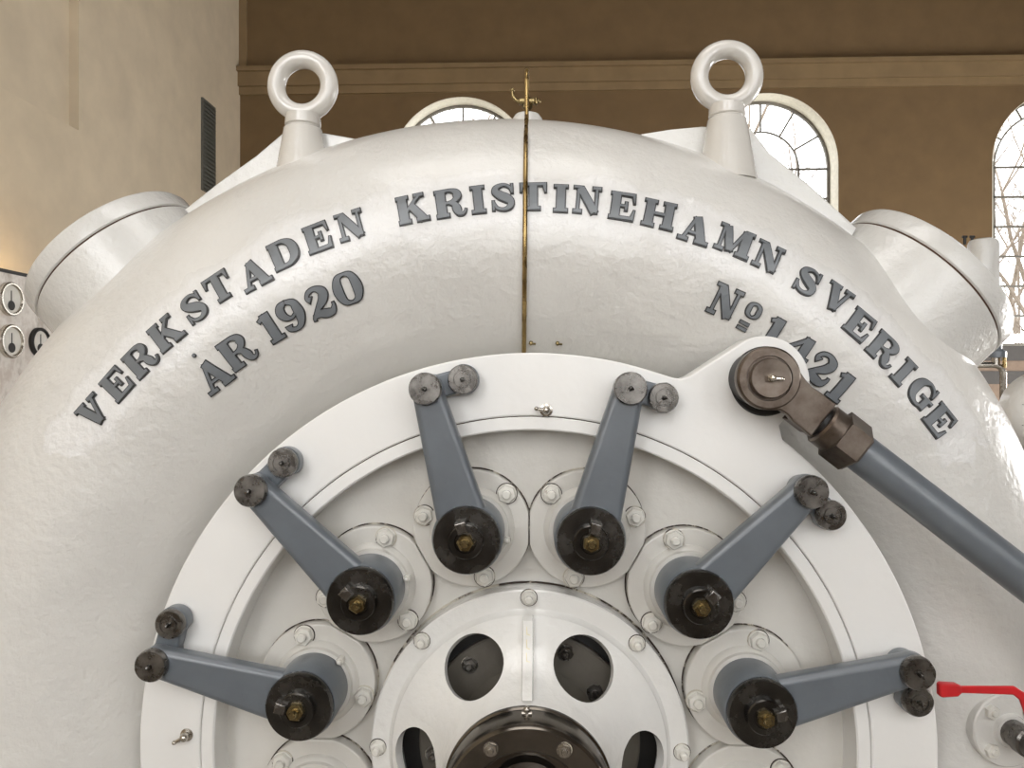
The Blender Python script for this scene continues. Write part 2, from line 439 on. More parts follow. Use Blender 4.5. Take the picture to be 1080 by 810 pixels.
# wall vent
def vent():
    d = 4.75*800/(567-215); y0, y1 = CAM.y+4.75*800/(567-208), CAM.y+4.75*800/(567-222)
    z1, z0 = CAM.z+(405-104)/800*d, CAM.z+(405-201)/800*d
    b = MB().box(XL, XL+.03, y0, y1, z0, z1)
    fr = b.build('wall_vent', 'vent', smooth=False, origin=(XL, (y0+y1)/2, z0))
    tag(fr, 'tall narrow dark louvred vent high on the cream left wall', 'vent')
    s = MB(); n = 22
    for k in range(n):
        z = z0+.04+(z1-z0-.08)*k/(n-1); s.add([(XL+.03, y0+.03, z), (XL+.03, y1-.03, z), (XL+.055, y1-.03, z-.025), (XL+.055, y0+.03, z-.025), (XL+.03, y0+.03, z-.008), (XL+.03, y1-.03, z-.008)], [(0, 1, 2, 3), (3, 2, 5, 4), (0, 3, 4), (1, 5, 2)])
    s.build('louvre', 'vent', fr, smooth=False)
vent()

# ------------------------------------------------------------------ plinth and spiral casing
tag(MB().join(shape2d([[(-2.3, .0), (2.1, .0), (2.1, .75), (-2.3, .75)]], .02, .98, .02)).build('plinth', 'concrete'), 'broad concrete plinth under the white turbine casing', 'plinth')

T = thing('turbine_casing', (0, YC, CZ), 'huge white enamelled spiral turbine casing with raised grey lettering', 'turbine casing')
def casing():
    NT, NP = 300, 96; vs = []; fs = []
    for i in range(NT+1):
        th = -math.pi/2 + 2*math.pi*i/NT; Rt, a = sect(th)
        for k in range(NP):
            q = 2*math.pi*k/NP; r = Rt+a*math.cos(q); vs.append((r*math.cos(th), YC-a*math.sin(q), CZ+r*math.sin(th)))
    for i in range(NT):
        for k in range(NP):
            k2 = (k+1) % NP; fs.append((i*NP+k, i*NP+k2, (i+1)*NP+k2, (i+1)*NP+k))
    fs.append(tuple(range(NP))[::-1]); fs.append(tuple(NT*NP+k for k in range(NP)))
    MB().add(vs, fs).build('spiral_shell', 'shell', T, ang=60)
    # stay ring that closes the inside of the spiral
    MB().lathe([(.9, 0), (1.02, 0), (1.02, .75), (.9, .75)], (0, .13, CZ), (0, 1, 0), 120, close=True).build('stay_ring', 'casing', T)
casing()

def manhole(x, z, ang, r, gap):
    c = Vector((x, YC, CZ+z)); ax = Vector((math.cos(R(ang)), 0, math.sin(R(ang))))
    b = MB().lathe([(0, -.5), (r+.006, -.5), (r, -.08), (r, -.003), (r-.004, .0), (0, 0)], c, ax, 128)
    st = b.build('manhole_neck', 'gusset', T)
    MB().lathe([(0, -.002), (r-.005, -.002), (r-.005, gap+.001), (0, gap+.001)], c, ax, 128).build('joint_gap', 'rustgap', st)
    MB().lathe([(0, gap), (r-.003, gap), (r+.001, gap+.004), (r, .056), (r-.006, .068), (r-.02, .076), (r-.06, .080), (0, .082)], c, ax, 128).build('manhole_cover', 'gusset', T)
manhole(-1.370, 1.356, 131.6, .300, .0045)
manhole(1.232, 1.270, 43.8, .297, .0055)

def gusset(pts, y0, y1):
    MB().join(shape2d([[(P(a, b_, y0).x, P(a, b_, y0).z) for a, b_ in pts]], y0, y1, .006)).build('lifting_gusset', 'gusset', T)
gusset([(194, 221), (232, 191), (270, 164), (297, 141), (342, 140), (381, 147), (381, 215), (300, 235), (230, 262)], .38, .60)
gusset([(676, 141), (708, 136), (740, 133), (792, 135), (812, 161), (853, 194), (904, 240), (880, 285), (800, 240), (700, 200)], .38, .60)

def eyebolt(px, pytop, label):
    y = .35; c = P(px, pytop, y); s_ = 800/(y+2)
    o = MB()
    zt = P(px, pytop+31, y).z; zb = P(px, pytop+43, y).z
    o.lathe([(0, c.z-.078-zt), (.046, c.z-.078-zt), (.053, 0.), (.055, zt-zb-.004+.0), (.050, zt-zb), (.052, zt-zb+.004), (.058, zt-zb+.008), (.092, zt-zb+.20), (0, zt-zb+.20)],
            (c.x, y, zt), (0, 0, -1), 48)
    st = o.build('eyebolt_stem', 'eyep', T)
    MB().torus(c, (0, 1, 0), .0835, .0275, n=64, seg=20, sq=1.1).build('lifting_eye', 'eyep', T)
eyebolt(319.5, 91, '')
eyebolt(766.5, 81, '')

# ------------------------------------------------------------------ raised lettering
def cr(pts, n=6, closed=False):
    out = []; N = len(pts)
    if closed: seq = [(pts[(i-1) % N], pts[i], pts[(i+1) % N], pts[(i+2) % N]) for i in range(N)]
    else: seq = [(pts[max(i-1, 0)], pts[i], pts[i+1], pts[min(i+2, N-1)]) for i in range(N-1)]
    for p0, p1, p2, p3 in seq:
        for k in range(n):
            t = k/n
            out.append(tuple(.5*((2*b)+(-a+c)*t+(2*a-5*b+4*c-d)*t*t+(-a+3*b-3*c+d)*t**3) for a, b, c, d in zip(p0, p1, p2, p3)))
    if not closed: out.append(tuple(pts[-1]))
    return out
def L_(x0, y0, x1, y1, w0, w1=None):
    w1 = w0 if w1 is None else w1
    return ('l', [(x0+(x1-x0)*k/4, y0+(y1-y0)*k/4, w0+(w1-w0)*k/4) for k in range(5)], False)
def C_(*pts, closed=False): return ('c', cr(list(pts), 6, closed), closed)
def st(x, w_=.30): return L_(x, .03, x, .97, w_)
def sf(x0, x1, y): return L_(x0+.02, y+(.008 if y < .5 else -.008), x1-.02, y+(.008 if y < .5 else -.008), .12)
G = {
 'I': (.52, [st(.26), sf(0, .52, .05), sf(0, .52, .95)]),
 'E': (.88, [st(.22), sf(0, .82, .95), L_(.80, .99, .86, .64, .13, .05), L_(.3, .5, .56, .5, .09), L_(.58, .66, .58, .34, .09), sf(0, .82, .05), L_(.79, .01, .87, .38, .15, .05)]),
 'T': (.95, [st(.475, .28), L_(.02, .94, .93, .94, .12), L_(.09, .99, .05, .64, .16, .05), L_(.86, .99, .90, .64, .16, .05), sf(.22, .73, .05)]),
 'V': (1.0, [L_(.24, .95, .53, .05, .27, .25), L_(.56, .05, .8, .95, .10), sf(0, .48, .95), sf(.62, 1.0, .95)]),
 'A': (1.1, [L_(.2, .05, .52, .93, .10), L_(.54, .95, .84, .05, .25, .29), L_(.28, .33, .75, .33, .09), sf(0, .4, .05), sf(.6, 1.1, .05)]),
 'K': (1.1, [st(.22), sf(0, .46, .95), sf(0, .46, .05), L_(.33, .40, .82, .93, .10), sf(.62, 1.0, .95), L_(.50, .60, .88, .05, .25), sf(.62, 1.1, .05)]),
 'R': (1.06, [st(.22), sf(0, .45, .95), sf(0, .48, .05), C_((.3, .95, .1), (.58, .945, .11), (.76, .86, .2), (.80, .73, .26), (.74, .59, .18), (.55, .5, .1), (.3, .49, .09)),
              C_((.5, .49, .1), (.66, .42, .18), (.73, .26, .26), (.79, .10, .2), (.9, .045, .1), (1.0, .1, .06), (1.04, .2, .05))]),
 'D': (1.02, [st(.22), sf(0, .45, .95), sf(0, .45, .05), C_((.3, .95, .1), (.6, .92, .14), (.82, .75, .25), (.88, .5, .29), (.82, .25, .25), (.6, .08, .14), (.3, .05, .1))]),
 'N': (.97, [L_(.17, .05, .17, .9, .09), L_(.22, .93, .76, .05, .25), L_(.80, .03, .80, .95, .09), L_(0, .95, .3, .95, .10), sf(0, .34, .05), sf(.63, .97, .95)]),
 'H': (1.14, [st(.24), st(.90), L_(.3, .5, .85, .5, .1), sf(0, .48, .95), sf(0, .48, .05), sf(.66, 1.14, .95), sf(.66, 1.14, .05)]),
 'M': (1.28, [L_(.18, .05, .18, .95, .09), L_(.28, .95, .56, .08, .24), L_(.58, .08, .92, .93, .1), st(1.02), sf(0, .36, .05), sf(0, .3, .95), sf(.76, 1.28, .05), sf(.92, 1.28, .95)]),
 'S': (.86, [C_((.74, .68, .06), (.66, .86, .09), (.45, .95, .1), (.22, .86, .17), (.18, .70, .23), (.34, .56, .28), (.54, .45, .29), (.68, .32, .23), (.66, .15, .17), (.46, .05, .1), (.22, .11, .09), (.1, .32, .06)),
             L_(.75, .62, .75, .98, .07), L_(.09, .02, .09, .38, .07)]),
 'G': (1.0, [C_((.82, .70, .07), (.72, .87, .09), (.5, .95, .11), (.24, .80, .23), (.16, .5, .29), (.24, .2, .23), (.48, .05, .11), (.68, .08, .1), (.76, .2, .1)),
             L_(.77, .03, .77, .42, .2), L_(.52, .43, 1.0, .43, .09), L_(.84, .6, .84, .98, .07)]),
 '0': (.92, [C_((.46, .96, .09), (.70, .86, .2), (.79, .5, .30), (.70, .14, .2), (.46, .04, .09), (.22, .14, .2), (.13, .5, .30), (.22, .86, .2), closed=True)]),
 '9': (.88, [C_((.42, .95, .1), (.66, .84, .2), (.72, .62, .28), (.72, .40, .28), (.62, .14, .18), (.42, .04, .11), (.22, .10, .15), (.20, .22, .22)),
             C_((.42, .95, .1), (.22, .86, .22), (.15, .68, .27), (.24, .50, .2), (.42, .42, .09), (.6, .5, .09))]),
 '2': (.92, [C_((.24, .66, .22), (.14, .76, .12), (.26, .92, .12), (.5, .95, .14), (.70, .78, .28), (.62, .56, .26), (.36, .34, .16), (.12, .10, .10), (.09, .0, .08)),
             C_((.12, .12, .12), (.32, .17, .22), (.55, .10, .26), (.76, .10, .2), (.87, .24, .1), (.88, .36, .06))]),
 '4': (.98, [L_(.62, .95, .08, .34, .12), L_(.03, .30, .94, .30, .12), st(.66), sf(.42, .90, .05)]),
 '1': (.58, [st(.32), L_(.04, .80, .3, .92, .11), sf(.04, .60, .05)]),
 'o': (.46, [C_((.23, .47, .07), (.37, .40, .12), (.40, .25, .15), (.37, .10, .12), (.23, .03, .07), (.09, .10, .12), (.06, .25, .15), (.09, .40, .12), closed=True)]),
 '=': (.5, [L_(0, .31, .46, .31, .13), L_(0, .07, .46, .07, .13)]),
 '.': (.2, [('l', [(.10-.07*math.cos(math.pi*k/8), .1, .15*math.sin(math.pi*k/8)+.01) for k in range(9)], False)]),
}
def stroke_quads(pts, closed, off):
    L = []; Rr = []; n = len(pts)
    for i, (x, y, w_) in enumerate(pts):
        a = pts[(i-1) % n] if closed else pts[max(i-1, 0)]; b = pts[(i+1) % n] if closed else pts[min(i+1, n-1)]
        dx, dy = b[0]-a[0], b[1]-a[1]; l = math.hypot(dx, dy) or 1; dx /= l; dy /= l
        h = max(w_, .02)/2+off; ex = 0
        if not closed and i == 0: ex = -off
        if not closed and i == n-1: ex = off
        L.append((x-dy*h+dx*ex, y+dx*h+dy*ex)); Rr.append((x+dy*h+dx*ex, y-dx*h+dy*ex))
    return L, Rr
def letter(ch, px, py, rot, height=.080, ws=1.0):
    wd, strokes = G[ch]; strokes = [(k_, [(x_, y_, w_*1.06+.004) for x_, y_, w_ in p_], c_) for k_, p_, c_ in strokes] if ch in 'SGRDNVAKM0912' else G[ch][1]; c, nrm, a = hit(px, py)
    q = R(rot); p2, _, _ = hit(px+6*math.cos(q), py-6*math.sin(q)); p1, _, _ = hit(px-6*math.cos(q), py+6*math.sin(q))
    ex = (p2-p1); ex = (ex-nrm*ex.dot(nrm)).normalized(); ey = nrm.cross(ex)
    if ey.z < 0 and abs(ey.z) > .2: ey = -ey
    b = MB(); cy = .25 if ch in 'o=' else (.1 if ch == '.' else .5)
    rad = Vector((c.x, 0, c.z-CZ)).normalized(); er = rad - nrm*rad.dot(nrm); er.normalize()
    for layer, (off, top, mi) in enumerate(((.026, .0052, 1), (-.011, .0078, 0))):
        for si, (_, pts, closed) in enumerate(strokes):
            Lp, Rp = stroke_quads(pts, closed, off); n = len(Lp); tp = top + .00012*si
            vs = []; fs = []
            for h in (-.006, tp):
                for S_ in (Lp, Rp):
                    for x, y in S_:
                        o = ex*((x-wd/2)*height*ws) + ey*((y-cy)*height)
                        sag = o.dot(er)**2/(2*a)
                        vs.append(c + o + nrm*(h-sag))
            rng = range(n) if closed else range(n-1)
            for i in rng:
                j = (i+1) % n
                fs += [(i, j, n+j, n+i), (2*n+i, 3*n+i, 3*n+j, 2*n+j), (i, 2*n+i, 2*n+j, j), (n+i, n+j, 3*n+j, 3*n+i)]
            if not closed:
                fs += [(0, n, 3*n, 2*n), (n-1, 3*n-1, 4*n-1, 2*n-1)]
            b.add(vs, fs, mi)
    o = b.build('raised_letter', ['letter', 'edge'], T, smooth=False)
    return o
TEXT = [('V', 99, 435, 47), ('E', 123.5, 405.5, 48), ('R', 149, 379, 44.5), ('K', 176, 351, 40), ('S', 205.5, 324.7, 36), ('T', 231.5, 303.5, 32), ('A', 268, 289, 28.5), ('D', 300, 267.5, 25), ('E', 335, 251, 20), ('N', 370, 238, 16.5),
        ('K', 435.5, 220.5, 11), ('R', 475, 214.5, 8.5), ('I', 504.3, 211, 6), ('S', 530.6, 208.5, 3), ('T', 562.5, 207.6, 0), ('I', 591.5, 209.6, -3), ('N', 619.3, 211.5, -6), ('E', 656, 217.8, -9.5), ('H', 694.8, 226.6, -13.5), ('A', 733, 242, -18), ('M', 774.4, 254.8, -23), ('N', 810, 271.5, -26.5),
        ('S', 851.3, 297, -32), ('V', 882.2, 315.5, -36), ('E', 905.8, 342.5, -41), ('R', 932, 368.8, -44), ('I', 952.4, 392.3, -48), ('G', 972.4, 415, -50), ('E', 990.2, 442.9, -53)]
for ch, x, y, r in TEXT: letter(ch, x, y, r)
for ch, x, y, r in [('A', 225, 395, 37), ('R', 251, 370, 35), ('1', 285.3, 345.2, 31), ('9', 307.5, 332.2, 25), ('2', 337, 319, 23), ('0', 367, 304, 20),
                    ('N', 764.7, 318.4, -24), ('1', 815.3, 349.8, -29), ('4', 842, 368.5, -31), ('2', 865.5, 388, -35), ('1', 886.6, 407.5, -37)]: letter(ch, x, y, r, .086, .95)
letter('o', 794.7, 327.8, -26, .086); letter('=', 784.4, 342.3, -27, .066, .9); letter('.', 205.2, 375, 0, .060, 1)

# ------------------------------------------------------------------ head cover with vane bearing flanges
HX = -.008                                   # bearing centre
HC = thing('turbine_head_cover', (HX, .1, CZ), 'cream recessed head cover plate carrying round bolted bearing flanges', 'head cover')
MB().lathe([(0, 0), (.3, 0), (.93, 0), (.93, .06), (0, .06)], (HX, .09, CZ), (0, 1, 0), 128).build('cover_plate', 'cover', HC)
def nut(b, s_, c, r=.025, y0=0., th=.02, stud=.020, turn=0):
    """domed paint-clogged nut with washer and stud, pointing to -Y"""
    x, z = c
    b.lathe([(0, 0), (r*1.13, 0), (r*1.13, -.0025), (0, -.0025)], (x, y0, z), (0, 1, 0), 24, 1)
    b.lathe([(0, 0), (r*1.04, 0), (r*1.04, -.005), (0, -.005)], (x, y0, z), (0, 1, 0), 24)
    b.hexa((x, y0-.003, z), (x, y0-th, z), r, turn, .3)
    s_.lathe([(0, 0), (r*.48, 0), (r*.48, -(th+stud-.004)), (r*.34, -(th+stud)), (0, -(th+stud))], (x, y0, z), (0, 1, 0), 16)
def add_nut(c, y0, parent, mat='nutw', r=.024, turn=0, th=.02, stud=.016, label=None):
    b = MB(); s_ = MB(); nut(b, s_, c, r, y0, th, stud, turn); b.v += []
    b.add(s_.v, s_.f)
    return b.build('nut', [mat, 'crack'], parent)
PITCH = .599
for k, th in enumerate(range(-45, 316, 30)):
    if th in (285, 255, 225, 315, -45, -75): continue
    cx, cz = HX+PITCH*math.cos(R(th)), CZ+PITCH*math.sin(R(th))
    lp = []
    for q in range(96):
        a = R(q*360/96); u, v = .159*math.cos(a), .159*math.sin(a)       # u radial, v tangential
        # straight flats where it meets its neighbours (bisectors at +-15 deg)
        for sgn in (1, -1):
            nx, nv = -math.sin(R(15)), sgn*math.cos(R(15)); dmax = PITCH*math.sin(R(15))-.0015
            dd = u*nx+v*nv
            if dd > dmax: u -= nx*(dd-dmax); v -= nv*(dd-dmax)
        ca, sa = math.cos(R(th)), math.sin(R(th)); lp.append((cx+u*ca-v*sa, cz+u*sa+v*ca))
    b = MB().join(shape2d([lp], .052, .092, .004, 2))
    b.lathe([(0, 0), (.116, 0), (.113, -.008), (.103, -.016), (.100, -.026), (0, -.026)], (cx, .052, cz), (0, 1, 0), 64)
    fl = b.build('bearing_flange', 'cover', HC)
    lo = [(cx+(x_-cx)*1.022, cz+(z_-cz)*1.022) for x_, z_ in lp]
    MB().join(shape2d([lo], .0875, .0915, .0005)).build('paint_seam', 'crack', fl)
    for rel in (60, 180, -60):
        a = R(th+rel); add_nut((cx+.134*math.cos(a), cz+.134*math.sin(a)), .052, fl, r=.026, turn=random.uniform(0, 60))
    if th in (105, 135, 165):
        a = R(th-120); x, z = cx+.100*math.cos(a), cz+.100*math.sin(a)
        g = MB().hexa((x, .05, z), (x, .015, z), .011, 10).sphere((x, .012, z), .007, 12)
        g.build('grease_nipple', 'nutw', fl)

# inner guide ring
tag(MB().lathe([(.848, 0.004), (.852, 0), (.8815, 0), (.8835, .003), (.8835, .10), (.848, .10)], (-.0025+.0, 0, CZ-.0), (0, 1, 0), 200, close=True).build('guide_ring', 'plate', origin=(0, 0, CZ)),
    'narrow white inner guide ring inside the fine rusty joint line', 'ring')
HC2 = MB().lathe([(.875, .012), (.895, .012), (.895, .10), (.875, .10)], (0, 0, CZ), (0, 1, 0), 160, close=True).build('joint_packing', 'rustgap', HC)

# ------------------------------------------------------------------ regulating ring with ear
RG = thing('regulating_ring', (0, 0, CZ), 'broad flat white regulating ring with an ear at upper right', 'ring')
RX, RZ = 0., CZ
def P0(px, py, y=0): p = P(px, py, y); return (p.x, p.z)
EC = P0(806, 402)
def ring_outline():
    a0 = 68.3; a1 = 52.6; rr = 1.0525
    pts = circ(RX, RZ, rr, a0+2.2, 360+a1-1, 300)
    up = []
    # right side of the ear: from the ring up to the ear circle
    e0 = math.degrees(math.atan2(EC[1]-RZ, EC[0]-RX)); er = .118
    up += [P0(822, 449), P0(833, 437)]
    up += [(EC[0]+er*math.cos(R(q)), EC[1]+er*math.sin(R(q))) for q in range(-38, 118, 6)]
    A = Vector((RX+rr*math.cos(R(a0)), RZ+rr*math.sin(R(a0))))
    B = Vector(up[-1]); S0 = Vector(pts[0])
    for t in (.2, .4, .6, .8): up.append(tuple(B.lerp(A+Vector((.022, .012)), t)))
    up += [tuple(A+Vector((.022, .012))), tuple(A+Vector((.003, .0055))), ((A.x+S0.x)/2-.0, (A.y+S0.y)/2+.0012)]
    return pts + up
out = ring_outline(); inn = circ(RX-.0025, RZ, .8858, n=240)
MB().join(shape2d([out, inn], 0, .09, .005, 2)).build('ring_plate', 'plate', RG)
def ring_nipple(px, py, ang):
    x, z = P0(px, py); d = Vector((math.cos(R(ang)), 0, math.sin(R(ang))))
    b = MB().lathe([(0, .01), (.019, .01), (.017, -.002), (.009, -.004), (.009, -.010), (0, -.010)], (x, 0, z), (0, 1, 0), 24)
    b.sphere((x, -.016, z), .0115, 16)
    p = Vector((x, -.018, z)); b.tube([p, p+d*.024+Vector((0, -.004, 0))], [.006, .0045], 10); b.sphere(p+d*.026+Vector((0, -.004, 0)), .0062, 12)
    b.build('grease_fitting', 'bright', RG)
ring_nipple(576, 432.5, 170); ring_nipple(197, 775, 205)
# sunk dark washer on the ear
MB().lathe([(.03, .003), (.090, .003), (.091, -.004), (.088, -.009), (.03, -.009)], (EC[0]+.002, 0, EC[1]), (0, 1, 0), 64, close=True).build('ear_washer', 'black', RG)

# ------------------------------------------------------------------ vane levers and links
def nipple(b, c, y, r=.0065):
    b.hexa((c[0], y, c[1]), (c[0], y-.007, c[1]), r, 0); b.sphere((c[0], y-.010, c[1]), r*.72, 10); b.cyl((c[0], y-.01, c[1]), (c[0]+.004, y-.020, c[1]-.001), r*.4, seg=8)
def disc(c, r, y0, y1, groove=False, seg=56):
    b = MB(); d = y1-y0   # y1 is the front (smaller)
    pr = [(0, 0), (r-.002, 0), (r, d*.15), (r, d*.75), (r-.003, d)]
    if groove: pr += [(r*.62, d), (r*.60, d+.003), (r*.52, d+.003), (r*.50, d-.001), (0, d-.001)]
    else: pr += [(0, d)]
    return b.lathe(pr, (c[0], y0, c[1]), (0, 1, 0), seg)
AL = .393
def make_lever():
    t = thing('guide_vane_lever', (0, 0, 0), '', 'lever', 'guide vane levers round the turbine', True)
    MB().lathe([(0, .028), (.091, .028), (.0905, -.084), (.087, -.090), (0, -.090)], (0, 0, 0), (0, 1, 0), 64).build('hub_boss', 'grey', t)
    lp = [(-.066, -.02), (.066, -.02), (.067, .03), (.0395, AL-.01)] + circ(0, AL, .040, 0, 180, 20) + [(-.0395, AL-.01), (-.067, .03)]
    MB().join(shape2d([lp], -.094, -.043, .017, 5)).build('arm', 'grey', t, ang=50)
    d = disc((0, 0), .0855, -.0885, -.113, seg=72).build('hub_disc', 'steel', t)
    MB().lathe([(0, -.110), (.044, -.110), (.044, -.128), (.041, -.131), (.028, -.131), (.026, -.128), (0, -.128)], (0, 0, 0), (0, 1, 0), 48).build('washer', 'steel', d)
    MB().join(shape2d([[(-.012, .024), (.012, .024), (.014, .052), (-.014, .052)]], -.145, -.110, .003)).build('key', 'steelface', d)
    n = MB().hexa((0, -.127, 0), (0, -.144, 0), .0225, 12, .25).build('hexagon_nut', 'brassdirty', d)
    MB().lathe([(0, -.14), (.0105, -.14), (.0105, -.156), (.008, -.160), (0, -.160)], (0, 0, 0), (0, 1, 0), 20).build('stud', 'brassdirty', d)
    p = disc((0, AL), .0415, -.089, -.113).build('pin_cap', 'steelface', t)
    b = MB(); nipple(b, (0, AL), -.112, .007); b.build('grease_nipple', 'steel', p)
    return t
LEV = {15: 'lowest blue grey lever on the right, its tip near the red handle', 45: 'blue grey lever on the right under the big connecting rod', 75: 'near upright blue grey lever right of centre with a chipped hole in its paint',
       105: 'near upright blue grey lever left of centre at the top', 135: 'slanting blue grey lever on the left, second from the bottom', 165: 'lowest and leftmost blue grey lever, almost level'}
proto = make_lever()
for i, th in enumerate((165, 135, 105, 75, 45, 15)):
    o = proto if i == 0 else copy_tree(proto)
    o.location = (HX+PITCH*math.cos(R(th)), 0, CZ+PITCH*math.sin(R(th))); o.rotation_euler = (0, R(90-th-.4), 0)
    o['label'] = LEV[th]
    if th == 75:    # paint knocked off down to dark metal
        rnd = random.Random(2); ch = [(.004+(.010+rnd.uniform(-.004, .004))*math.cos(k*.7)*.9, .215+(.015+rnd.uniform(-.005, .005))*math.sin(k*.7)) for k in range(9)]
        MB().join(shape2d([ch], -.0922, -.09, .0003)).build('paint_chip', 'black', o)
def make_link():
    t = thing('lever_link', (0, 0, 0), '', 'link', 'short links between levers and ring', True)
    bx = .084
    lp = circ(0, 0, .0385, 90, 270, 20) + [(.02, -.031), (bx-.02, -.031)] + circ(bx, 0, .0405, -90, 90, 20) + [(bx-.02, .031), (.02, .031)]
    MB().join(shape2d([lp], -.0425, -.002, .006, 3)).build('link_plate', 'grey', t)
    p = disc((bx, 0), .0385, -.040, -.062, True).build('pin_cap', 'steelface', t)
    b = MB(); nipple(b, (bx, 0), -.061, .007); b.build('grease_nipple', 'steel', p)
    return t
proto = make_link(); LK = {15: 'short link below the tip of the lowest right lever', 45: 'short link at the tip of the lever under the connecting rod', 75: 'short link on the right of the upright lever right of centre',
                           105: 'short link on the right of the upright lever left of centre', 135: 'short link above the tip of the slanting left lever', 165: 'short link above the tip of the leftmost lever'}
for i, th in enumerate((165, 135, 105, 75, 45, 15)):
    o = proto if i == 0 else copy_tree(proto)
    rr = PITCH+AL; o.location = (HX+rr*math.cos(R(th-.35)), 0, CZ+rr*math.sin(R(th-.35))); o.rotation_euler = (0, R(90-th), 0); o['label'] = LK[th]

# ------------------------------------------------------------------ central bearing housing
BH = thing('shaft_bearing_housing', (HX, 0, CZ), 'white bell shaped bearing housing with oval openings and dark steel nose', 'bearing housing')
def housing():
    outer = [(.423, .09), (.423, .019), (.419, .015), (.374, .013), (.366, .006), (.362, -.004), (.345, -.016), (.31, -.038), (.275, -.068), (.245, -.103), (.222, -.14), (.210, -.168), (.204, -.190)]
    inner = [(.180, -.190), (.188, -.15), (.215, -.10), (.25, -.06), (.29, -.025), (.33, .0), (.345, .03), (.35, .09)]
    o = MB().lathe(outer+inner, (HX, 0, CZ), (0, 1, 0), 144, close=True).build('bell', 'bell', BH)
    c = MB()
    for k in range(6):
        a = R(60*k); dr = Vector((math.cos(a), 0, math.sin(a))); p = Vector((HX, -.068, CZ))+dr*.288; n = (dr*.42+Vector((0, -.9, 0))).normalized()
        c.lathe([(0, -.16), (.082, -.16), (.082, .16), (0, .16)], p, n, 40)
    co = c.build('cut', 'bell', smooth=False); co.location = -Vector(BH['_o']) + Vector(BH['_o'])
    bpy.context.view_layer.update()
    boolean(o, co)
    MB().lathe([(.40, .086), (.4275, .086), (.4275, .092), (.40, .092)], (HX, 0, CZ), (0, 1, 0), 128, close=True).build('paint_seam', 'crack', BH)
    # rib on top with chalk marks
    line = [(.362, -.0), (.345, -.016), (.31, -.038), (.275, -.068), (.245, -.103), (.222, -.14), (.212, -.165)]
    up = [(r+.020*.62+.0, y-.022) for r, y in line]; low = [(r-.015, y+.015) for r, y in line]
    up[0] = (.366, -.012); up[-1] = (.214, -.190)
    pts = up+low[::-1]; vs = [(HX-.002+sx*wd, y, CZ+r) for sx in (-1, 1) for (r, y), wd in zip(pts, [.012]*7+[.016]*7)]
    n = len(pts); fs = [tuple(range(n)), tuple(range(n, 2*n))[::-1]]+[(i, (i+1) % n, n+(i+1) % n, n+i) for i in range(n)]
    rb = MB().add(vs, fs).build('rib', 'bell', BH)
    mk = MB()
    for j, (r0, r1) in enumerate(((.345, .328), (.318, .300), (.292, .276))):
        def on(r):
            for (ra, ya), (rb_, yb) in zip(up, up[1:]):
                if ra >= r >= rb_: t = (ra-r)/(ra-rb_); return ya+(yb-ya)*t
        y0, y1 = on(r0)-.0012, on(r1)-.0012
        for (xa, ra_, xb, rb2) in ((-.006, r0, -.0045, r1), (-.006, r1+.002, .003, r1-.0005)):
            ya, yb = on(ra_)-.0012, on(rb2)-.0012
            mk.add([(HX+xa, ya, CZ+ra_), (HX+xa+.0015, ya, CZ+ra_), (HX+xb+.0015, yb, CZ+rb2), (HX+xb, yb, CZ+rb2-.002), (HX+xa, ya+.001, CZ+ra_), (HX+xb, yb+.001, CZ+rb2-.002)], [(0, 1, 2, 3), (0, 3, 5, 4)])
    mk.build('chalk_mark', 'chalk', rb, smooth=False)
    for k in range(8):
        if k in (5, 6, 7): continue
        a = R(45*k); add_nut((HX+.4035*math.cos(a), CZ+.4035*math.sin(a)), .015, BH, r=.0205, turn=k*17, th=.016, stud=.022)
    for k in range(5, 8):
        a = R(45*k); add_nut((HX+.4035*math.cos(a), CZ+.4035*math.sin(a)), .015, BH, r=.0205, turn=k*17, th=.016, stud=.022)
    # gland seen through the openings
    g = MB().lathe([(.0, -.12), (.13, -.12), (.135, -.02), (.165, .02), (.20, .055), (.295, .058), (.30, .062), (.30, .088), (0, .088)], (HX, 0, CZ), (0, 1, 0), 72).build('gland', 'oily_shaded', BH)
    MB().lathe([(0, .084), (.36, .084), (.36, .0895), (0, .0895)], (HX, 0, CZ), (0, 1, 0), 72).build('interior_shade_disc', 'black', BH)  # black disc put in for the unlit dark behind the gland
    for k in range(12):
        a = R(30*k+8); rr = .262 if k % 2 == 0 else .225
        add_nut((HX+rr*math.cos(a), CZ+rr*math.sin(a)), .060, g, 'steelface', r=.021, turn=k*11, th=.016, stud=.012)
    # steel nose
    ns = MB().lathe([(.170, -.15), (.2035, -.188), (.2035, -.200), (.1995, -.204), (.1995, -.262), (.194, -.278), (.189, -.283), (.140, -.283), (.135, -.279), (.132, -.16)], (HX, 0, CZ), (0, 1, 0), 128, close=True).build('nose_ring', 'housing', BH)
    for k in range(6):
        a = R(60*k); c_ = (HX+.166*math.cos(a), CZ+.166*math.sin(a)); add_nut(c_, -.283, ns, 'bright', .0160, 10, .011, .006)
    MB().lathe([(0, -.19), (.128, -.19), (.128, -.20), (.092, -.204), (.090, -.235), (.070, -.24), (.062, -.262), (0, -.262)], (HX, 0, CZ), (0, 1, 0), 64).build('shaft_end', 'housing', BH)
    f = MB().cyl((HX-.002, -.235, CZ+.180), (HX-.002, -.235, CZ+.212), .0065, bev=.001, seg=14).cyl((HX-.014, -.236, CZ+.204), (HX+.010, -.236, CZ+.204), .0045, seg=12)
    f.sphere((HX-.002, -.235, CZ+.213), .0085, 12)
    f.build('oil_fitting', 'bright', BH)
housing()

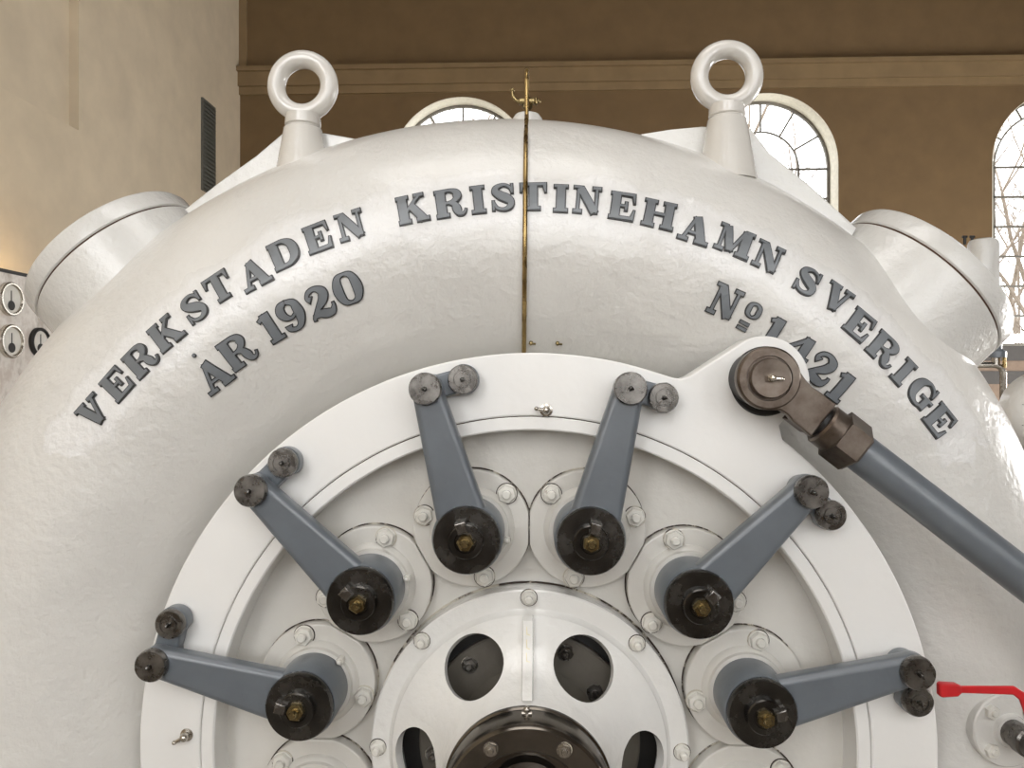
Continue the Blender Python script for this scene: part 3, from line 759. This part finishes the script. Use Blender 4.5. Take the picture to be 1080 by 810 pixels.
# ------------------------------------------------------------------ connecting rod at upper right
def rod():
    YP = -.075
    a = P(809, 399, -.10); e = P(1079, 607, -.10); ax = Vector((e.x-a.x, 0, e.z-a.z)).normalized(); n = Vector((-ax.z, 0, ax.x))
    if n.z < 0: n = -n
    t = thing('connecting_rod', (a.x, YP, a.z), 'long blue grey connecting rod with brown worn steel eye end at upper right', 'connecting rod')
    px = 1/421.
    def at(u, v, y=0): return Vector((a.x, 0, a.z))+ax*(u*px)+n*(v*px)+Vector((0, y, 0))
    def loop(uv): return [(at(u, v).x, at(u, v).z) for u, v in uv]
    h = [(33*math.cos(R(q)), 33*math.sin(R(q))) for q in range(48, 313, 8)]
    h += [(30, -19), (38, -18), (46, -20), (71, -21), (71, 21), (52, 21), (40, 20), (30, 22)]
    fk = MB().join(shape2d([loop(h)], -.118, -.088, .004, 3)).build('fork_eye', 'forged', t)
    blk = MB().join(shape2d([loop([(45, -19), (69, -19), (69, 19), (45, 19)])], -.09, -.035, .004, 2)).build('fork_block', 'forged', t)
    pc = Vector((a.x, 0, a.z))
    MB().lathe([(0, .0), (.07, .0), (.07, -.085), (0, -.085)], pc, (0, 1, 0), 56).build('pin_boss', 'black', t)
    w1 = MB().lathe([(0, -.11), (.0755, -.11), (.0765, -.114), (.0765, -.119), (.073, -.122), (.056, -.122), (.054, -.119), (0, -.119)], pc, (0, 1, 0), 64).build('eye_rim', 'forged', t)
    pn = MB().lathe([(0, -.112), (.050, -.112), (.050, -.132), (.047, -.136), (.012, -.134), (0, -.133)], pc, (0, 1, 0), 64).build('pin_cap', 'forged', t)
    b = MB().hexa(pc+Vector((0, -.132, 0)), pc+Vector((0, -.142, 0)), .011, 5).sphere(pc+Vector((0, -.147, 0)), .0095, 16)
    b.tube([pc+Vector((0, -.148, 0)), pc+Vector((.020, -.152, -.002))], [.005, .004], 10).sphere(pc+Vector((.021, -.152, -.002)), .0055, 12)
    b.build('grease_nipple', 'chrome', pn)
    yy = Vector((0, YP, 0))
    MB().cyl(at(66, 0)+yy, at(92, 0)+yy, .040, seg=48).build('threaded_stub', 'black', t)
    MB().lathe([(0, 0), (.050, 0), (.055, .006), (.055, .045), (0, .045)], at(76, 0)+yy, ax, 48).build('coupling', 'forged', t)
    MB().hexa(at(94, 0)+yy, at(123, 0)+yy, .0675, 90, .1, up=(0, 1, 0)).build('hexagon_nut', 'forged', t, ang=20)
    MB().lathe([(0, 0), (.046, 0), (.0485, .01), (.0485, 1.6), (0, 1.6)], at(121, 0)+yy, ax, 64).build('rod', 'grey', t)
rod()

# ------------------------------------------------------------------ brass vent pipe with its cock
def pipe():
    base, nb, _ = hit(552.5, 366)
    top, nt_, _ = hit(555.5, 135)
    t = thing('brass_pipe', base, 'thin brass pipe running up over the white casing with small cock', 'pipe')
    pts = []
    p0 = P(552.5, 371, .20)
    for k in range(26):
        py = 371-(371-150)*k/25; p, n, _ = hit(552.6+2.2*(371-py)/240, py); pts.append(p+n*.011)
    yv = .47; q = pts[-1]
    zt = P(556, 67, .36).z
    r = .055
    zl = zt-r
    yl = yv-2*r
    xq = P(555.6, 90, .38).x
    pts.append(Vector((xq, yl-.02, P(555, 125, yl).z)))
    pts += [Vector((xq, yl, zl-.12)), Vector((xq, yl, zl-.04))]
    for k in range(13):
        a_ = math.pi*k/12; pts.append(Vector((xq, yv-r-r*math.cos(a_), zl+r*math.sin(a_))))
    zc = CZ+.977+2*sect(math.pi/2)[1]
    pts.append(Vector((xq, yv, zc+.075)))
    MB().tube(pts, .0066, 12).build('pipe_run', 'brass', t)
    c = Vector((xq, yv, zc+.055))
    b = MB().cyl((xq, yv, zc-.01), (xq, yv, zc+.085), .011, seg=20, bev=.002).hexa((xq, yv, zc+.05), (xq, yv, zc+.068), .017, 0)
    cz_ = P(556, 107, yv).z
    b.cyl((xq-.028, yv, cz_), (xq+.026, yv, cz_), .011, seg=20, bev=.003).cyl((xq+.026, yv, cz_), (xq+.032, yv, cz_), .014, seg=20, bev=.002)
    b.sphere((xq+.037, yv, cz_), .008)
    vb = b.build('cock_body', 'brassdirty', t)
    MB().tube([(xq-.026, yv, cz_), (xq-.038, yv-.004, cz_+.004), (xq-.047, yv-.004, cz_+.018), (xq-.048, yv-.004, cz_+.032)], [.007, .0065, .0055, .005], 12).sphere((xq-.048, yv-.004, cz_+.036), .0075).build('cock_lever', 'brassdirty', t)
    d = MB().lathe([(0, .033), (.02, .033), (.040, .027), (.050, .012), (.052, -.04), (0, -.04)], (xq+.0, yv, zc), (0, 0, 1), 32)
    d.build('boss', 'gusset', T)
    # small screws beside the foot of the pipe
    for px_, py_ in ((560, 361), (588, 361.5)):
        p, n, _ = hit(px_, py_); MB().lathe([(0, -.004), (.006, -.004), (.006, .006), (.004, .009), (0, .010)], p, n, 12).tube([p+n*.006, p+n*.008+Vector((.014, 0, .001))], .003, 8).build('small_screw', 'brassdirty', T)
pipe()

# ------------------------------------------------------------------ red handled valve, lower right
def valve():
    c, n, _ = hit(1063, 769); ax = (n*.75+Vector((.12, -1, .0))).normalized()
    t = thing('ball_valve', c, 'small ball valve with long red lever handle on the casing at lower right', 'valve')
    fl = MB().lathe([(0, -.03), (.105, -.03), (.104, .004), (.100, .008), (.048, .008), (.046, .012), (.044, .020), (0, .020)], c, ax, 64).build('flange', 'casing', t)
    u = Vector((0, 0, 1)); u = (u-ax*u.dot(ax)).normalized(); v = ax.cross(u)
    for k in range(4):
        a = R(45+90*k); p = c+u*(.076*math.cos(a))+v*(.076*math.sin(a))
        MB().hexa(p+ax*.006, p+ax*.022, .0205, 20*k).cyl(p+ax*.02, p+ax*.030, .009, seg=14, bev=.002).build('bolt', 'nutw', fl)
    b = MB().lathe([(0, .01), (.036, .01), (.036, .05), (.040, .055), (.040, .085), (.034, .09), (.034, .14), (.028, .15), (0, .15)], c, ax, 40)
    b.build('valve_body', 'steelface', t)
    b = c+ax*.10
    hy = -.06
    h0 = P(1085, 752, hy); h1 = P(1079, 735, hy-.01); h2 = P(1069, 728, hy-.01); h3 = P(1013, 727, hy-.01); h4 = P(989, 727, hy-.01)
    MB().cyl(b, (h0.x, hy, h0.z), .012, seg=20).build('spindle', 'bright', t)
    def bar(ps, hw, th):
        vs = []; fs = []; n_ = len(ps)
        for i, p in enumerate(ps):
            d = (ps[min(i+1, n_-1)]-ps[max(i-1, 0)]).normalized(); nn = Vector((-d.z, 0, d.x))
            w_ = hw[i]
            for sx, sy in ((-1, -1), (1, -1), (1, 1), (-1, 1)): vs.append(p+nn*(w_*sx)+Vector((0, th[i]*sy, 0)))
        for i in range(n_-1):
            for k in range(4): k2 = (k+1) % 4; fs.append((4*i+k, 4*i+k2, 4*i+4+k2, 4*i+4+k))
        fs += [(3, 2, 1, 0), tuple(4*(n_-1)+k for k in range(4))]
        return MB().add(vs, fs)
    hb = bar([P(1100, 760, hy), h0, h1, h2, h3+Vector((.002, 0, 0)), h3, P(1008, 727, hy-.01), P(992, 727, hy-.01), h4], [.012, .012, .012, .011, .009, .010, .015, .0175, .014], [.004]*5+[.005, .011, .011, .008])
    o = hb.build('handle', 'red', t)
    md = o.modifiers.new('bevel', 'BEVEL'); md.width = .003; md.segments = 2
valve()

# ------------------------------------------------------------------ marble gauge board at far left, wall lamp behind it
def gauge_board():
    xf = -2.78; z1 = CZ+.97+.585
    t = thing('marble_switchboard', (xf-.15, 2.2, 0), 'pale veined marble switchboard standing at the far left edge', 'switchboard')
    MB().box(xf-.04, xf, .9, 3.6, .5, z1).build('marble_slab', 'marble', t, smooth=False)
    MB().box(xf-.30, xf-.045, .95, 3.55, 0, z1-.02).build('cabinet', 'black', t, smooth=False)
    MB().box(xf-.05, xf+.006, .88, 3.62, z1, z1+.018).build('top_strip', 'black', t, smooth=False)
    gl = [(9.5, 315.5, 'topmost brass rimmed round gauge on the marble switchboard', 'chrome'), (10, 360, 'nickel rimmed round gauge below the topmost one on the marble board', 'chrome'), (40.5, 361, 'black rimmed round gauge beside the white casing', 'black')]
    for px_, py_, lab, mt in gl:
        d = (xf-CAM.x)/ray(px_, py_).x; p = CAM+ray(px_, py_)*d; r = .090 if mt == 'chrome' else .082
        g = thing('pressure_gauge', p, lab, 'gauge', 'gauges on the marble switchboard')
        MB().lathe([(0, 0), (r, 0), (r, .018), (r-.006, .024), (r-.013, .024), (r-.018, .018), (r-.018, .010), (0, .010)], p, (1, 0, 0), 40).build('rim', mt, g)
        MB().lathe([(0, .0095), (r-.0175, .0095), (r-.0175, .012), (0, .012)], p, (1, 0, 0), 40).build('dial', 'dial', g)
        MB().box(p.x+.0125, p.x+.014, p.y-.003, p.y+.003, p.z-.03, p.z+.045).lathe([(0, .0115), (.026, .0115), (.026, .015), (0, .015)], (p.x, p.y, p.z-.034), (1, 0, 0), 20).build('pointer', 'black', g)
gauge_board()
def wall_lamp():
    c = Vector((XL+.22, 4.35, CZ+.97+.80))
    t = thing('wall_lamp', (XL, c.y, c.z), 'small warm globe lamp on the left wall behind the left manhole', 'lamp')
    MB().cyl((XL, c.y, c.z-.08), (XL+.03, c.y, c.z-.08), .05, seg=24).tube([(XL+.02, c.y, c.z-.08), (XL+.2, c.y, c.z-.10), (c.x, c.y, c.z-.06)], .01, 8).build('bracket', 'brass', t)
    MB().sphere(c, .07, 24).build('globe', 'lamp', t)
    d = bpy.data.lights.new('lamp_glow', 'POINT'); d.energy = 120; d.color = (1, .70, .36); d.shadow_soft_size = .075
    o = bpy.data.objects.new('lamp_glow', d); COL.objects.link(o); o.location = c + Vector((0, 0, .0)); o.parent = t; o.location = c-Vector(t.location)
wall_lamp()

# ------------------------------------------------------------------ the neighbouring machine glimpsed at the far right
def neighbours():
    y = 2.2; s_ = (y+2)/800
    # white capped standpipe
    c = P(1037, 300, y)
    t = thing('standpipe', (c.x-.62, y, 0), 'white rounded standpipe behind the right manhole', 'pipe')
    zt = P(1037, 252, y).z
    zb = P(1037, 338, y).z
    MB().lathe([(0, zb), (.05, zb), (.075, zb+.03), (.075, zt-.03), (.066, zt-.008), (.045, zt), (0, zt)], (c.x, y, 0), (0, 0, 1), 40).tube([(c.x, y, zb+.05), (c.x-.5, y, zb+.05), (c.x-.62, y, zb-.05), (c.x-.62, y, 0)], .035, 14).build('pipe_body', 'gusset', t)
    f = MB()
    for px_ in (1023, 1031):
        p = P(px_, 252, y-.05); f.cyl((p.x, y-.0, zt-.03), (p.x, y-.0, zt+.012), .008, seg=10).cyl((p.x-.012, y, zt+.012), (p.x+.012, y, zt+.012), .007, seg=10)
    f.build('fitting', 'black', t)
    # silver drain pipe on a dark beam
    a, b_, c_ = P(1030, 385, 2.0), P(1054, 385, 2.0), P(1058, 388, 2.0)
    t = thing('drain_pipe', (c_.x, 2.0, 0), 'bright bent metal pipe between the casing and the white hub', 'pipe')
    x1 = c_.x; z = a.z
    MB().tube([(a.x-.25, 2.0, z), (x1-.04, 2.0, z), (x1-.012, 2.0, z-.012), (x1, 2.0, z-.04), (x1, 2.0, .0)], .016, 14).build('pipe_run', 'bright', t)
    q = P(1050, 368, 2.0)
    MB().lathe([(0, 0), (.05, 0), (.05, .03), (.03, .045), (.03, .07), (0, .07)], (q.x, 2.0, q.z-.045), (0, 0, 1), 28).build('pipe_cap', 'grey', t)
    p = P(1057.5, 374, 1.97); MB().cyl((x1, 1.99, z-.015), (x1, 1.99, z+.055), .009, seg=12).sphere((x1, 1.99, z+.06), .013).build('brass_tap', 'brass', t)
    MB().cyl((q.x, 2.0, z), (q.x, 2.0, q.z-.04), .02, seg=16).build('riser', 'bright', t)
    # white slotted hub of the next unit
    c = P(1120, 438, 1.6); rr = .205
    t = thing('slotted_hub', (c.x, 1.6, 0), 'white round slotted machine hub at the right edge', 'machine')
    o = MB().lathe([(0, -.06), (.07, -.06), (.10, -.05), (.17, .0), (.20, .05), (rr, .09), (rr, .15), (0, .15)], (c.x, 1.6, c.z), (0, 1, 0), 64).build('hub_shell', 'bell', t)
    for k in range(8):
        a_ = R(190+45*k+12); d = Vector((math.cos(a_), 0, math.sin(a_))); u = Vector((0, 0, 1))
        p = Vector((c.x, 1.6+.018, c.z))+d*.165
        nn = (d*.75+Vector((0, -.65, 0))).normalized(); tt = d.cross(Vector((0, 1, 0)))
        s2 = MB().tube([p-tt*.022, p+tt*.022], .013, 12); s2.build('slot', 'black', t)
    MB().box(c.x-.10, c.x+.3, 1.62, 1.74, 0, c.z-.1).build('pedestal', 'casing', t, smooth=False)
neighbours()

for o in bpy.data.objects:
    if '_o' in o: del o['_o']
